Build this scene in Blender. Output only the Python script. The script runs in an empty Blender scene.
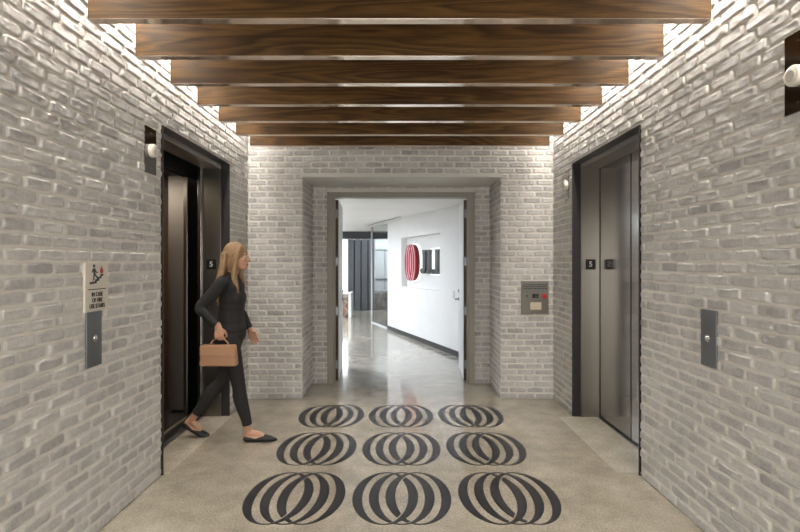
import bpy, bmesh, math, random
from mathutils import Vector, Matrix, noise
C = bpy.context.scene.collection
PI = math.pi
random.seed(7)

# ------------------------------------------------------------------ helpers
def obj(name, bm, mat, parent=None, smooth=False):
    me = bpy.data.meshes.new(name)
    if isinstance(bm, bmesh.types.BMesh):
        bmesh.ops.recalc_face_normals(bm, faces=bm.faces[:])
        bm.to_mesh(me); bm.free()
    else:
        me.from_pydata(bm[0], [], bm[1]); me.update()
    if mat: me.materials.append(mat)
    if smooth:
        for p in me.polygons: p.use_smooth = True
    o = bpy.data.objects.new(name, me); C.objects.link(o)
    if parent: o.parent = parent
    return o
def tag(o, label, cat, group=None):
    o['label'] = label; o['category'] = cat
    if group: o['group'] = group
    return o
def thing(name, label, cat, loc=(0,0,0), rotz=0, group=None):
    o = bpy.data.objects.new(name, None); C.objects.link(o)
    o.empty_display_size = .1
    o.location = loc; o.rotation_euler = (0,0,rotz)
    return tag(o, label, cat, group)
def struct(name, bm, mat, smooth=False):
    o = obj(name, bm, mat, None, smooth); o['kind'] = 'structure'; return o
def box(bm, x0,x1,y0,y1,z0,z1, bev=0, seg=2):
    r = bmesh.ops.create_cube(bm, size=1)
    vs = r['verts']
    for v in vs:
        v.co = Vector(((x0+x1)/2+v.co.x*(x1-x0), (y0+y1)/2+v.co.y*(y1-y0), (z0+z1)/2+v.co.z*(z1-z0)))
    if bev:
        es = set(e for v in vs for e in v.link_edges)
        bmesh.ops.bevel(bm, geom=list(es), offset=bev, segments=seg, affect='EDGES', profile=.5)
    return bm
def NB(*a, **k): return box(bmesh.new(), *a, **k)
def cyl(bm, p0, p1, r0, r1=None, seg=24):
    r1 = r0 if r1 is None else r1
    p0 = Vector(p0); p1 = Vector(p1); d = p1-p0
    m = Matrix.Translation((p0+p1)/2) @ d.to_track_quat('Z','Y').to_matrix().to_4x4()
    bmesh.ops.create_cone(bm, cap_ends=True, segments=seg, radius1=r0, radius2=r1, depth=d.length, matrix=m)
    return bm
def lathe(bm, prof, m, seg=32):
    """profile of (r,h) turned about local z, placed by matrix m"""
    rings = []
    for r, h in prof:
        rings.append([bm.verts.new(m @ Vector((r*math.cos(2*PI*i/seg), r*math.sin(2*PI*i/seg), h))) for i in range(seg)])
    for a, b in zip(rings, rings[1:]):
        for i in range(seg):
            bm.faces.new((a[i], a[(i+1)%seg], b[(i+1)%seg], b[i]))
    bm.faces.new(rings[0][::-1]); bm.faces.new(rings[-1])
    return bm
def poly(bm, pts, axis, a, b):
    """extrude a 2D outline (x,z) between y=a and y=b"""
    f = [bm.verts.new((p[0], a, p[1])) for p in pts]; g = [bm.verts.new((p[0], b, p[1])) for p in pts]
    n = len(pts)
    bm.faces.new(f); bm.faces.new(g[::-1])
    for i in range(n): bm.faces.new((f[i], g[i], g[(i+1)%n], f[(i+1)%n]))
    return bm
def text(name, body, size, mat, parent, loc, rot=(PI/2,0,0), align='CENTER', depth=.0012, sx=1):
    cu = bpy.data.curves.new(name, 'FONT'); cu.body = body; cu.size = size
    cu.align_x = align; cu.align_y = 'CENTER'; cu.extrude = depth; cu.offset = size*.012
    t = bpy.data.objects.new(name+'_src', cu); C.objects.link(t)
    bpy.context.view_layer.update()
    me = bpy.data.meshes.new_from_object(t.evaluated_get(bpy.context.evaluated_depsgraph_get()))
    bpy.data.objects.remove(t); bpy.data.curves.remove(cu)
    me.name = name; me.materials.clear(); me.materials.append(mat)
    for v in me.vertices: v.co.x *= sx
    o = bpy.data.objects.new(name, me); C.objects.link(o); o.parent = parent
    o.location = loc; o.rotation_euler = rot
    return o

# ------------------------------------------------------------------ materials
def mat(name, col=(.8,.8,.8), rough=.5, metal=0, emit=None, strength=0, coat=0, spec=.5, trans=0, ior=1.45, coat_rough=.1):
    m = bpy.data.materials.new(name); m.use_nodes = True
    b = m.node_tree.nodes['Principled BSDF']
    b.inputs['Base Color'].default_value = (*col, 1)
    b.inputs['Roughness'].default_value = rough
    b.inputs['Metallic'].default_value = metal
    b.inputs['Specular IOR Level'].default_value = spec
    b.inputs['Coat Weight'].default_value = coat
    b.inputs['Coat Roughness'].default_value = coat_rough
    b.inputs['Transmission Weight'].default_value = trans
    b.inputs['IOR'].default_value = ior
    if emit:
        b.inputs['Emission Color'].default_value = (*emit,1); b.inputs['Emission Strength'].default_value = strength
    return m
def nodes(m): return m.node_tree.nodes, m.node_tree.links, m.node_tree.nodes['Principled BSDF']
def ramp(N, stops, interp='LINEAR'):
    r = N.new('ShaderNodeValToRGB'); e = r.color_ramp.elements; r.color_ramp.interpolation = interp
    while len(e) < len(stops): e.new(.5)
    for k, (p, c) in enumerate(stops):
        e[k].position = p; e[k].color = (*c,1) if len(c) == 3 else c
    return r
def g3(v): return (v,v,v)
def noise_node(N, L, co, scale, detail=4, rough=.5, mapping=None):
    n = N.new('ShaderNodeTexNoise'); n.inputs['Scale'].default_value = scale
    n.inputs['Detail'].default_value = detail; n.inputs['Roughness'].default_value = rough
    if mapping:
        mp = N.new('ShaderNodeMapping'); mp.inputs['Scale'].default_value = mapping
        L.new(co, mp.inputs['Vector']); L.new(mp.outputs[0], n.inputs['Vector'])
    else: L.new(co, n.inputs['Vector'])
    return n
def mixc(N, L, f, a, b, mode='MIX'):
    x = N.new('ShaderNodeMix'); x.data_type = 'RGBA'; x.blend_type = mode
    for s, v in ((x.inputs[0], f), (x.inputs[6], a), (x.inputs[7], b)):
        if hasattr(v, 'is_linked'): L.new(v, s)
        elif isinstance(v, tuple): s.default_value = (*v, 1)
        else: s.default_value = v
    return x.outputs[2]
def bump(N, L, b, h, strength, dist):
    u = N.new('ShaderNodeBump'); u.inputs['Strength'].default_value = strength; u.inputs['Distance'].default_value = dist
    L.new(h, u.inputs['Height']); L.new(u.outputs[0], b.inputs['Normal']); return u

def brick_mat():
    m = mat('whitewashed_brick', rough=.6, spec=.35)
    N, L, b = nodes(m)
    at = N.new('ShaderNodeAttribute'); at.attribute_name = 'tint'
    sep = N.new('ShaderNodeSeparateColor'); L.new(at.outputs['Color'], sep.inputs[0])
    co = N.new('ShaderNodeTexCoord').outputs['Object']
    n1 = noise_node(N, L, co, 9, 6, .65); n2 = noise_node(N, L, co, 60, 5, .7); n3 = noise_node(N, L, co, 240, 3, .6)
    br = ramp(N, [(0,(.375,.37,.376)),(.5,(.50,.494,.494)),(1,(.64,.63,.62))]); L.new(sep.outputs[0], br.inputs[0])
    ws = ramp(N, [(.42,g3(0)),(.72,g3(.8))]); L.new(n1.outputs[0], ws.inputs[0])
    col = mixc(N, L, ws.outputs[0], br.outputs[0], (.66,.65,.625))
    sp = ramp(N, [(.35,g3(.78)),(.6,g3(1.1))]); L.new(n2.outputs[0], sp.inputs[0])
    col = mixc(N, L, .6, col, sp.outputs[0], 'MULTIPLY')
    mo = mixc(N, L, n1.outputs[0], (.68,.66,.615), (.78,.76,.72))
    col = mixc(N, L, sep.outputs[1], mo, col)         # green: 0 mortar .. 1 brick face
    L.new(col, b.inputs['Base Color'])
    ad = N.new('ShaderNodeMath'); ad.operation = 'MULTIPLY_ADD'; ad.inputs[1].default_value = 1.0
    L.new(n2.outputs[0], ad.inputs[0]); L.new(n3.outputs[0], ad.inputs[2])
    bump(N, L, b, ad.outputs[0], .8, .004)
    return m
def concrete_mat():
    m = mat('polished_concrete', rough=.2, spec=.5, coat=.5, coat_rough=.05)
    nodes(m)[2].inputs['Coat IOR'].default_value = 1.6
    N, L, b = nodes(m)
    co = N.new('ShaderNodeTexCoord').outputs['Object']
    n1 = noise_node(N, L, co, .9, 6, .6); n2 = noise_node(N, L, co, 5, 6, .7); n3 = noise_node(N, L, co, 75, 3, .8)
    r1 = ramp(N, [(.3,(.265,.238,.192)),(.55,(.355,.322,.265)),(.75,(.46,.42,.355))]); L.new(n1.outputs[0], r1.inputs[0])
    r2 = ramp(N, [(.3,g3(.80)),(.7,g3(1.13))]); L.new(n2.outputs[0], r2.inputs[0])
    col = mixc(N, L, 1.0, r1.outputs[0], r2.outputs[0], 'MULTIPLY')
    r3 = ramp(N, [(.32,g3(.60)),(.5,g3(1.0)),(.68,g3(1.32))]); L.new(n3.outputs[0], r3.inputs[0])
    col = mixc(N, L, .75, col, r3.outputs[0], 'MULTIPLY')
    vo = N.new('ShaderNodeTexVoronoi'); vo.inputs['Scale'].default_value = 42; L.new(co, vo.inputs['Vector'])
    rv = ramp(N, [(.0,g3(.6)),(.16,g3(.8)),(.22,g3(1))]); L.new(vo.outputs['Distance'], rv.inputs[0])
    col = mixc(N, L, .6, col, rv.outputs[0], 'MULTIPLY')
    L.new(col, b.inputs['Base Color'])
    rr = ramp(N, [(.3,g3(.12)),(.7,g3(.24))]); L.new(n2.outputs[0], rr.inputs[0]); L.new(rr.outputs[0], b.inputs['Roughness'])
    bump(N, L, b, n3.outputs[0], .03, .001)
    return m
def wood_mat(name='walnut', seed=0, cols=None, coat=.05):
    m = mat(name, rough=.55, coat=coat, coat_rough=.35, spec=.25)
    N, L, b = nodes(m)
    tc = N.new('ShaderNodeTexCoord'); oi = N.new('ShaderNodeObjectInfo')
    va = N.new('ShaderNodeVectorMath'); va.operation = 'ADD'
    cb = N.new('ShaderNodeCombineXYZ'); mu = N.new('ShaderNodeMath'); mu.operation = 'MULTIPLY'; mu.inputs[1].default_value = 37
    L.new(oi.outputs['Random'], mu.inputs[0]); L.new(mu.outputs[0], cb.inputs[0]); L.new(mu.outputs[0], cb.inputs[1]); L.new(mu.outputs[0], cb.inputs[2])
    L.new(tc.outputs['Object'], va.inputs[0]); L.new(cb.outputs[0], va.inputs[1]); co = va.outputs[0]
    n1 = noise_node(N, L, co, 1, 2, .4, (.55,3,6))       # contour field -> cathedral grain
    ml = N.new('ShaderNodeMath'); ml.operation = 'MULTIPLY'; ml.inputs[1].default_value = 13; L.new(n1.outputs[0], ml.inputs[0])
    fr = N.new('ShaderNodeMath'); fr.operation = 'FRACT'; L.new(ml.outputs[0], fr.inputs[0])
    n2 = noise_node(N, L, co, 1, 5, .6, (6,60,170)); n3 = noise_node(N, L, co, 1, 4, .5, (1.2,6,9))
    c = cols or [(.010,.0044,.0009),(.040,.018,.0042),(.135,.066,.0170)]
    r1 = ramp(N, [(0,c[0]),(.2,c[1]),(.75,c[2]),(1,c[1])]); L.new(fr.outputs[0], r1.inputs[0])
    r2 = ramp(N, [(.35,g3(.45)),(.65,g3(1.35))]); L.new(n2.outputs[0], r2.inputs[0])
    r3 = ramp(N, [(.3,c[1]),(.7,c[2])]); L.new(n3.outputs[0], r3.inputs[0])
    col = mixc(N, L, .55, r3.outputs[0], r1.outputs[0])
    col = mixc(N, L, .6, col, r2.outputs[0], 'MULTIPLY')
    L.new(col, b.inputs['Base Color'])
    return m
def steel_mat(name, col, rough, streak=(500,500,2), bs=.012):
    m = mat(name, col, rough, 1)
    N, L, b = nodes(m)
    co = N.new('ShaderNodeTexCoord').outputs['Object']
    b.inputs['Anisotropic'].default_value = .5
    return m
def plaster(name, col, rough=.6):
    m = mat(name, col, rough)
    N, L, b = nodes(m)
    co = N.new('ShaderNodeTexCoord').outputs['Object']
    n = noise_node(N, L, co, 120, 4, .6); bump(N, L, b, n.outputs[0], .08, .001)
    n2 = noise_node(N, L, co, 1.5, 3)
    r = ramp(N, [(.3,tuple(c*.96 for c in col)),(.7,tuple(min(1,c*1.03) for c in col))]); L.new(n2.outputs[0], r.inputs[0]); L.new(r.outputs[0], b.inputs['Base Color'])
    return m
BRICK = brick_mat(); CONC = concrete_mat(); WALNUT = wood_mat()
STEEL = steel_mat('brushed_steel', (.37,.365,.355), .17)
STEELD = steel_mat('bronze_steel', (.27,.25,.22), .28)
PLATE = steel_mat('mirror_steel', (.24,.23,.22), .12, (40,40,40), .01)
PLATEG = steel_mat('grey_steel_plate', (.21,.215,.22), .38)
CHROME = mat('chrome', (.75,.74,.72), .15, 1)
STEELR = steel_mat('satin_steel', (.42,.40,.37), .48)
BLACKST = mat('blackened_steel', (.022,.021,.022), .35, .0, spec=.6)
BLACK = mat('black', (.01,.01,.01), .4); DARK = mat('dark_void', (.006,.006,.006), .8)
WHITE = mat('white_letter', (.85,.85,.83), .5)
WHITEW = plaster('white_wall_paint', (.68,.68,.685)); CEIL = plaster('ceiling_paint', (.76,.76,.76))
SOFFIT = plaster('grey_plaster', (.64,.645,.61)); TAUPE = mat('taupe_frame_paint', (.27,.255,.22), .4)
SIGNM = plaster('sign_cream', (.60,.56,.49), .5); INK = mat('ink', (.03,.03,.032), .6); REDM = mat('sign_red', (.35,.03,.03), .5)
LOGO = mat('floor_logo_graphite', (.040,.041,.047), .3, spec=.3)
N, L, b = nodes(LOGO)
co = N.new('ShaderNodeTexCoord').outputs['Object']; n = noise_node(N, L, co, 150, 3, .7)
r = ramp(N, [(.3,(.013,.0135,.017)),(.75,(.036,.037,.043))]); L.new(n.outputs[0], r.inputs[0]); L.new(r.outputs[0], b.inputs['Base Color'])

# ------------------------------------------------------------------ dimensions (camera at origin, looking along +Y)
XL, XR, YB = -1.737, 1.749, 5.71
ZC = 3.36; YR = -3.2; ZCAM = 1.55
EL = (3.65, 5.08); ER = (3.644, 5.062); EZ = 2.557
PX0, PX1, PZ, YD = -1.119, 1.153, 2.532, 6.43

# ------------------------------------------------------------------ brick walls
def brick_wall(name, origin, udir, ndir, W, H, holes=(), zones=None, seed=0, u_off=0., parent=None, fine=True, row_off=0):
    """origin = lower corner, udir along wall, ndir to the viewer. holes in (u0,u1,v0,v1). mortar sheet + real bricks"""
    O = Vector(origin); U = Vector(udir); Nn = Vector(ndir); V = Vector((0,0,1))
    verts, faces, tint = [], [], []
    def add(p, t): verts.append(p); tint.append(t); return len(verts)-1
    CRS, PIT, J = .0677, .2032, .0105
    # mortar sheet, cut at hole edges
    us = sorted({0, W, *[h[0] for h in holes], *[h[1] for h in holes]}); vs = sorted({0, H, *[h[2] for h in holes], *[h[3] for h in holes]})
    for a, b_ in zip(us, us[1:]):
        for c, d in zip(vs, vs[1:]):
            mu, mv = (a+b_)/2, (c+d)/2
            if any(h[0] < mu < h[1] and h[2] < mv < h[3] for h in holes): continue
            ids = [add(O+U*u+V*v, (0,0)) for u, v in ((a,c),(b_,c),(b_,d),(a,d))]
            faces.append(ids)
    rnd = random.Random(seed)
    nrow = int(H/CRS)+1
    for r in range(nrow):
        v0 = r*CRS + J/2; v1 = min((r+1)*CRS - J/2, H)
        if v1-v0 < .02: continue
        u = -PIT + (PIT/2 if (r+row_off) % 2 else 0) + u_off + rnd.uniform(-.008,.008)
        while u < W:
            ln = PIT + rnd.uniform(-.007,.007); JV = J*1.35
            segs = [(max(u+JV/2, 0.002), min(u+ln-JV/2, W-.002))]
            u += ln
            for h in holes:
                if v1 > h[2]+.012 and v0 < h[3]-.012:
                    ns = []
                    for a, b_ in segs:
                        if b_ <= h[0]+.001 or a >= h[1]-.001: ns.append((a,b_)); continue
                        if a < h[0]-.003: ns.append((a, h[0]-.003))
                        if b_ > h[1]+.003: ns.append((h[1]+.003, b_))
                    segs = ns
            for a, b_ in segs:
                w = b_-a
                if w < .022: continue
                f = fine and (zones is None or zones(a, (v0+v1)/2))
                nx = max(3, int(round(w/.2*(11 if f else 3)))) ; ny = 6 if f else 3
                dp = rnd.uniform(.007, .012); t = min(1, max(0, rnd.gauss(.48,.24)))
                hh = v1-v0; sd = Vector((rnd.uniform(0,99), rnd.uniform(0,99), rnd.uniform(0,99)))
                tilt = rnd.uniform(-.003,.003); ro = rnd.uniform(.011,.021)
                grid = []
                # parameter rings: border at mortar level, then a shoulder, then the face
                def par(n, length):
                    e1, e2 = .003, .0085
                    inner = [e2 + (length-2*e2)*k/(n-1) for k in range(n)]
                    return [0, e1] + inner + [length-e1, length]
                pu = par(nx, w); pv = par(ny, hh)
                for j, y in enumerate(pv):
                    row = []
                    for i, x in enumerate(pu):
                        du = min(x, w-x); dv = min(y, hh-y); ed = min(du, dv)
                        X, Y = x, y
                        # rounded outline corners
                        if du < ro and dv < ro:
                            cx = ro if x < w/2 else w-ro; cy = ro if y < hh/2 else hh-ro
                            ddx, ddy = x-cx, y-cy; l = math.hypot(ddx, ddy); mx = max(abs(ddx), abs(ddy))
                            if l > 1e-6: X = cx + ddx*mx/l; Y = cy + ddy*mx/l
                        q = Vector((a+x, v0+y, 0))*22 + sd
                        wob = .0042*(1 if f else 0)
                        X += wob*noise.noise(q); Y += wob*noise.noise(q+Vector((7.3,1.1,3.3)))
                        if ed < 1e-6: hgt = -.001; g = .0
                        elif ed < .004: hgt = dp*.6 ; g = .4  # paler rim: thick paint, plus edge highlights put into the colour
                        else: hgt = dp; g = 1.
                        if f and .004 < ed < .012: hgt += .0016
                        if ed > 1e-6 and f:
                            hgt += .0030*noise.noise(q*1.3) + .0020*noise.noise(q*4.5) + tilt*(x/w-.5)*2
                            pit = noise.noise(q*2.1+Vector((30,0,0)))
                            if pit > .30: hgt -= (pit-.30)*.016
                        row.append(add(O+U*min(max(a+X,.0005),W-.0005)+V*(v0+Y)+Nn*hgt, (t, g)))
                    grid.append(row)
                for j in range(len(pv)-1):
                    for i in range(len(pu)-1):
                        faces.append((grid[j][i], grid[j][i+1], grid[j+1][i+1], grid[j+1][i]))
    me = bpy.data.meshes.new(name); me.from_pydata([tuple(v) for v in verts], [], faces); me.update()
    ca = me.color_attributes.new('tint', 'FLOAT_COLOR', 'POINT')
    buf = []
    for t, g in tint: buf += [t, g, 0, 1]
    ca.data.foreach_set('color', buf)
    for p in me.polygons: p.use_smooth = True
    if U.cross(V).dot(Nn) < 0: me.flip_normals()
    me.materials.append(BRICK)
    o = bpy.data.objects.new(name, me); C.objects.link(o)
    if parent: o.parent = parent
    else: o['kind'] = 'structure'
    return o
G = .010
near = lambda u, v: u + YR > 1.2
brick_wall('wall_left', (XL-G,YR,0), (0,1,0), (1,0,0), YB-YR+G, ZC, [(EL[0]-YR, EL[1]-YR, 0, EZ)], near, 1)
brick_wall('wall_right', (XR+G,YR,0), (0,1,0), (-1,0,0), YB-YR+G, ZC, [(ER[0]-YR, ER[1]-YR, 0, EZ)], near, 2, .06)
brick_wall('wall_back', (XL-G,YB+G,0), (1,0,0), (0,-1,0), XR-XL+2*G, ZC, [(PX0-XL+G, PX1-XL+G, 0, PZ)], None, 3, .03)
brick_wall('wall_front', (XL-G,YR,0), (1,0,0), (0,1,0), XR-XL+2*G, ZC, [(.45,3.05,.0,2.6)], None, 4, fine=False)
struct('fill_window', NB(XL-G+.45,XL-G+3.05,YR-.06,YR-.03,0,2.6), mat('fill_window_glow',(.9,.9,.9),.3,emit=(1,.975,.94),strength=5.0))  # added unseen window, lights the lobby from behind the camera
bm = bmesh.new()
for x in (.45,1.30,2.17,3.02): box(bm, XL-G+x,XL-G+x+.04,YR-.03,YR+.01,0,2.6)
box(bm, XL-G+.45,XL-G+3.05,YR-.03,YR+.01,2.56,2.6); box(bm, XL-G+.45,XL-G+3.05,YR-.03,YR+.01,0,.05)
struct('fill_window_bars', bm, BLACKST)  # bars of the added window
brick_wall('wall_portal_left', (PX0-G,YB+.006,0), (0,1,0), (1,0,0), YD-YB, PZ, [], None, 5)
brick_wall('wall_portal_right', (PX1+G,YB+.006,0), (0,1,0), (-1,0,0), YD-YB, PZ, [], None, 6)
FX0, FX1, FZ = -.931, .958, 2.457
brick_wall('wall_portal_back', (PX0-G,YD+G,0), (1,0,0), (0,-1,0), PX1-PX0+2*G, PZ, [(FX0-PX0+G, FX1-PX0+G, 0, FZ)], None, 8, .05)
struct('ceiling_portal', NB(PX0-.02,PX1+.02,YB-.004,YD+.03,PZ,PZ+.04), SOFFIT)

# floor and ceilings
def floor_bm():
    bm = bmesh.new(); box(bm, -9, 6, YR-.1, 21, -.12, 0); return bm
struct('floor', floor_bm(), CONC)
struct('ceiling', NB(XL-.05,XR+.05,YR-.05,YB+.05,ZC,ZC+.1), CEIL)

# newer concrete infill in front of each elevator sill
def infill():
    m = concrete_mat(); m.name = 'infill_concrete'
    for nd in m.node_tree.nodes:
        if nd.type == 'VALTORGB' and len(nd.color_ramp.elements) == 3 and abs(nd.color_ramp.elements[0].color[0]-.265) < .01:
            for e, c in zip(nd.color_ramp.elements, ((.42,.385,.32),(.47,.435,.365),(.52,.48,.41))): e.color = (*c,1)
    return m
INF = infill()
struct('floor_infill_right', NB(1.60,1.975,3.70,5.04,-.02,.0012), INF)
struct('floor_infill_left', NB(-1.975,-1.70,3.67,5.06,-.02,.0012), INF)

# ------------------------------------------------------------------ ceiling beams and cove light
ZB = ZCAM+1.242; BL = 1.583
offs = [(242,),(208,),(181,),(159,),(143,),(129,),(117,)]
ys = [1.242*500/o[0] for o in offs]
# measured rhythm: even spacing
y0, dy = 2.566-.03, (5.31-2.566)/6
beams = [y0 + dy*k for k in range(-11, 7)]
words = ['first beam from the camera, its top cut off by the frame','second beam from the camera','third beam from the camera','fourth beam, middle of the seven','fifth beam from the camera','sixth beam, next to last before the brick wall','farthest and shortest looking beam, just before the rear brick wall']
bm = NB(-BL, BL, 0, .060, 0, .29, .0025)
beam0 = obj('ceiling_beam', bm, WALNUT)
GLOSSW = wood_mat('beam_sheen_edge', coat=1.0)
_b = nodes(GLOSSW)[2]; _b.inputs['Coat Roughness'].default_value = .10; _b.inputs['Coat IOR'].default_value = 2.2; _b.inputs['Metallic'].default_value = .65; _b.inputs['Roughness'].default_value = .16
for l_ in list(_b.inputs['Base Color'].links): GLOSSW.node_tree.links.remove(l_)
_b.inputs['Base Color'].default_value = (.70,.55,.42,1)  # pale metallic colour stands in for the bright back wall reflection
edge0 = obj('bottom_edge', NB(-BL+.001, BL-.001, .0012, .0588, -.003, .002, .001), GLOSSW, beam0); edge0['label'] = 'underside strip of the beam, coloured for its reflected sheen'
for k, y in enumerate(beams):
    o = beam0 if k == 0 else beam0.copy()
    if k:
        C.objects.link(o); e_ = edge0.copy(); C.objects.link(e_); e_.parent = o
    o.location = (-.002, y, ZB)
    i = k-11
    tag(o, 'dark walnut ceiling beam, '+words[i] if i >= 0 else 'dark walnut ceiling beam behind the camera, %s' % 'out of the picture', 'beam', 'walnut beams across the lobby ceiling')
LED = mat('cove_diffuser', (.9,.9,.9), .5, emit=(1,.925,.82), strength=92)
ALU = mat('aluminium', (.6,.6,.6), .4, 1)
def strip(x, lab):
    t = thing('cove_light', lab, 'light strip', (x, (YR+YB)/2, 3.155), 0, 'linear cove lights above the beam ends')
    h = (YB-YR)/2-.12
    obj('channel', NB(-.022,.022,-h,h,.012,.205), ALU, t)
    obj('diffuser', NB(-.018,.018,-h,h,0,.012), LED, t)
strip(XL+.085, 'long linear cove light above the beam ends along the left brick wall')
strip(XR-.085, 'long linear cove light above the beam ends along the right brick wall')
# unseen downlights added between the beams to light the floor
DLM = mat('fill_downlight_lens', (.9,.9,.9), .4, emit=(1,.93,.84), strength=4)
spots = []
for x in (-.75,.75):
    for k in (3, 7, 11, 15):
        spots.append((x, beams[k]+dy/2+.03))
spots.append((0, beams[16]+dy/2+.03))
dl0 = None
for i, (x, y) in enumerate(spots):
    t = thing('added_downlight', 'small round downlight added unseen between walnut beams to light the floor', 'downlight', (x,y,ZC), 0, 'added unseen downlights between the beams')
    bm = bmesh.new(); lathe(bm, [(.075,-.004),(.08,0),(.08,.03),(.05,.03),(.05,-.004)], Matrix.Identity(4)); 
    obj('trim_ring', bm, CEIL, t)
    bm = bmesh.new(); lathe(bm, [(.049,-.006),(.049,.0)], Matrix.Identity(4)); obj('lens', bm, DLM, t)
    ld = bpy.data.lights.new('fill_downlight_lamp', 'SPOT'); ld.energy = 70; ld.spot_size = math.radians(44); ld.spot_blend = 1
    ld.shadow_soft_size = .05; ld.color = (1,.93,.84)
    lo = bpy.data.objects.new('lamp', ld); C.objects.link(lo); lo.parent = t; lo.location = (0,0,-.02)

# ------------------------------------------------------------------ elevators
def placed(name, lab, cat, side, y, z=0, group=None):
    if side == 'L': return thing(name, lab, cat, (XL, y, z), PI/2, group)
    if side == 'R': return thing(name, lab, cat, (XR, y, z), -PI/2, group)
    return thing(name, lab, cat, (y, YB, z), 0, group)
def entrance(side, yr, lab, opened):
    yc = (yr[0]+yr[1])/2; w = (yr[1]-yr[0])/2
    t = placed('elevator_entrance', lab, 'elevator', side, yc, 0, 'elevator entrances in the brick walls')
    far = 1 if side == 'L' else -1
    T, D0, D1 = .007, -.008, .078
    bm = bmesh.new()                       # black steel lining
    box(bm, -w, -w+T, D0, D1, 0, EZ); box(bm, w-T, w, D0, D1, 0, EZ); box(bm, -w, w, D0, D1, EZ-T, EZ)
    obj('steel_lining', bm, BLACKST, t)
    for s in (-1, 1):
        bm = bmesh.new(); x0, x1 = sorted((s*(w-T), s*(w-.032)))
        box(bm, x0, x1, D1-.002, .262, 0, EZ-.052, .002)
        j = obj('jamb', bm, STEELD, t)
        if s == far:
            xs = s*(w-.032); 
            p = obj('floor_number_plate', NB(min(xs,xs-s*.003),max(xs,xs-s*.003),.118,.218,1.485,1.587,.001), BLACK, t)
            tx = text('number', '5', .075, WHITE, p, (xs-s*.0035,.168,1.536), (PI/2,0,-s*PI/2))
    obj('header', NB(-w+T,w-T,D1-.002,.262,EZ-.052,EZ-.008,.002), STEELR, t)
    hw = w-.034
    # sill with grooves
    bm = bmesh.new(); box(bm, -hw-.002, hw+.002, .240,.30,-.01,.004)
    for k in range(4): box(bm, -hw, hw, .305+k*.022,.317+k*.022,-.01,.004)
    obj('sill', bm, PLATEG, t)
    obj('sill_bed', NB(-hw-.02,hw+.02,.30,.395,-.02,.0015), BLACK, t)
    def panel(x0, x1, nm='door_panel'):
        return obj(nm, NB(x0,x1,.262,.298,.008,EZ-.02,.004), STEEL, t)
    if not opened:
        panel(-hw-.02, -.005); panel(.005, hw+.02)
        obj('seam_strip', NB(-.0055,.0055,.259,.30,.008,EZ-.02), BLACK, t)  # black strip standing in for the shaded gap between the doors
        xf = far*(hw+.002); obj('seam_strip', NB(min(xf,xf-far*.010),max(xf,xf-far*.010),.258,.264,.008,EZ-.052), BLACK, t)  # another black strip for the shaded gap at the far jamb
    else:
        panel(hw-.022, hw+.62); panel(-hw-.62, -hw+.0)
    # hoistway walls: dark surround behind the frame
    bm = bmesh.new()
    for s in (-1, 1):
        x0, x1 = sorted((s*(w-.003), s*(w+.7))); box(bm, x0, x1, .10, .25, 0, 2.9)
    box(bm, -w-.7, w+.7, .10, .25, EZ-.010, 2.9)
    obj('frame_backing', bm, DARK, t)
    return t
entrance('L', EL, 'open elevator entrance in the left brick wall with a black steel frame', True)
entrance('R', ER, 'closed elevator entrance in the right brick wall with brushed steel doors', False)
# right shaft backing
# left elevator car: open towards +x
yc = sum(EL)/2
PANELW = wood_mat('dark_cab_laminate', cols=[(.035,.018,.010),(.065,.034,.018),(.10,.055,.03)], coat=.3)
car = thing('elevator_car', 'dark elevator car standing open behind the left entrance', 'elevator car', (XL, yc, 0), PI/2)
cw = .93; cd0, cd1 = .44, 2.0
bm = bmesh.new(); box(bm, -cw-.03, cw+.03, cd1, cd1+.03, 0, 2.5); box(bm, -cw-.03,-cw, cd0,cd1, 0,2.5); 
obj('cab_wall', bm, PANELW, car)
bm = bmesh.new()
for z0, z1 in ((.10,.80),(.806,1.70),(1.706,2.40)): box(bm, cw-.004,cw+.012,.68,cd1,z0,z1,.002)
box(bm, cw, cw+.03, cd0, cd1, 0, 2.5)
obj('side_panelling', bm, PANELW, car)
obj('front_return', NB(.805,.93,.485,.665,.02,2.5,.012,3), STEELR, car)
obj('front_return', NB(-.93,-.72,.485,.60,.02,2.42,.012,3), STEELD, car)
obj('car_door', NB(.67,1.3,.405,.445,.01,2.42,.004), STEELD, car)
obj('car_door', NB(-1.3,-.70,.405,.445,.01,2.42,.004), STEELD, car)
obj('cab_floor', NB(-cw,cw,.43,cd1,-.005,.006), mat('cab_floor_stone', (.045,.045,.048), .25), car)
obj('car_header', NB(-1.0,1.0,.40,.46,2.42,2.75), DARK, car)
obj('cab_ceiling', NB(-cw,cw,.46,cd1,2.45,2.5), PLATEG, car)
obj('cab_fill_panel', NB(-.55,.25,.9,1.6,2.435,2.45), mat('cab_fill_light', (.9,.9,.9), .5, emit=(1,.85,.68), strength=7), car)  # unseen panel added to brighten the dark cab
bm = bmesh.new(); cyl(bm, (-.8,cd1-.06,.9), (.8,cd1-.06,.9), .019); cyl(bm, (-.6,cd1-.06,.9),(-.6,cd1,.9),.01); cyl(bm, (.6,cd1-.06,.9),(.6,cd1,.9),.01)
obj('handrail', bm, CHROME, car, True)

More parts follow.
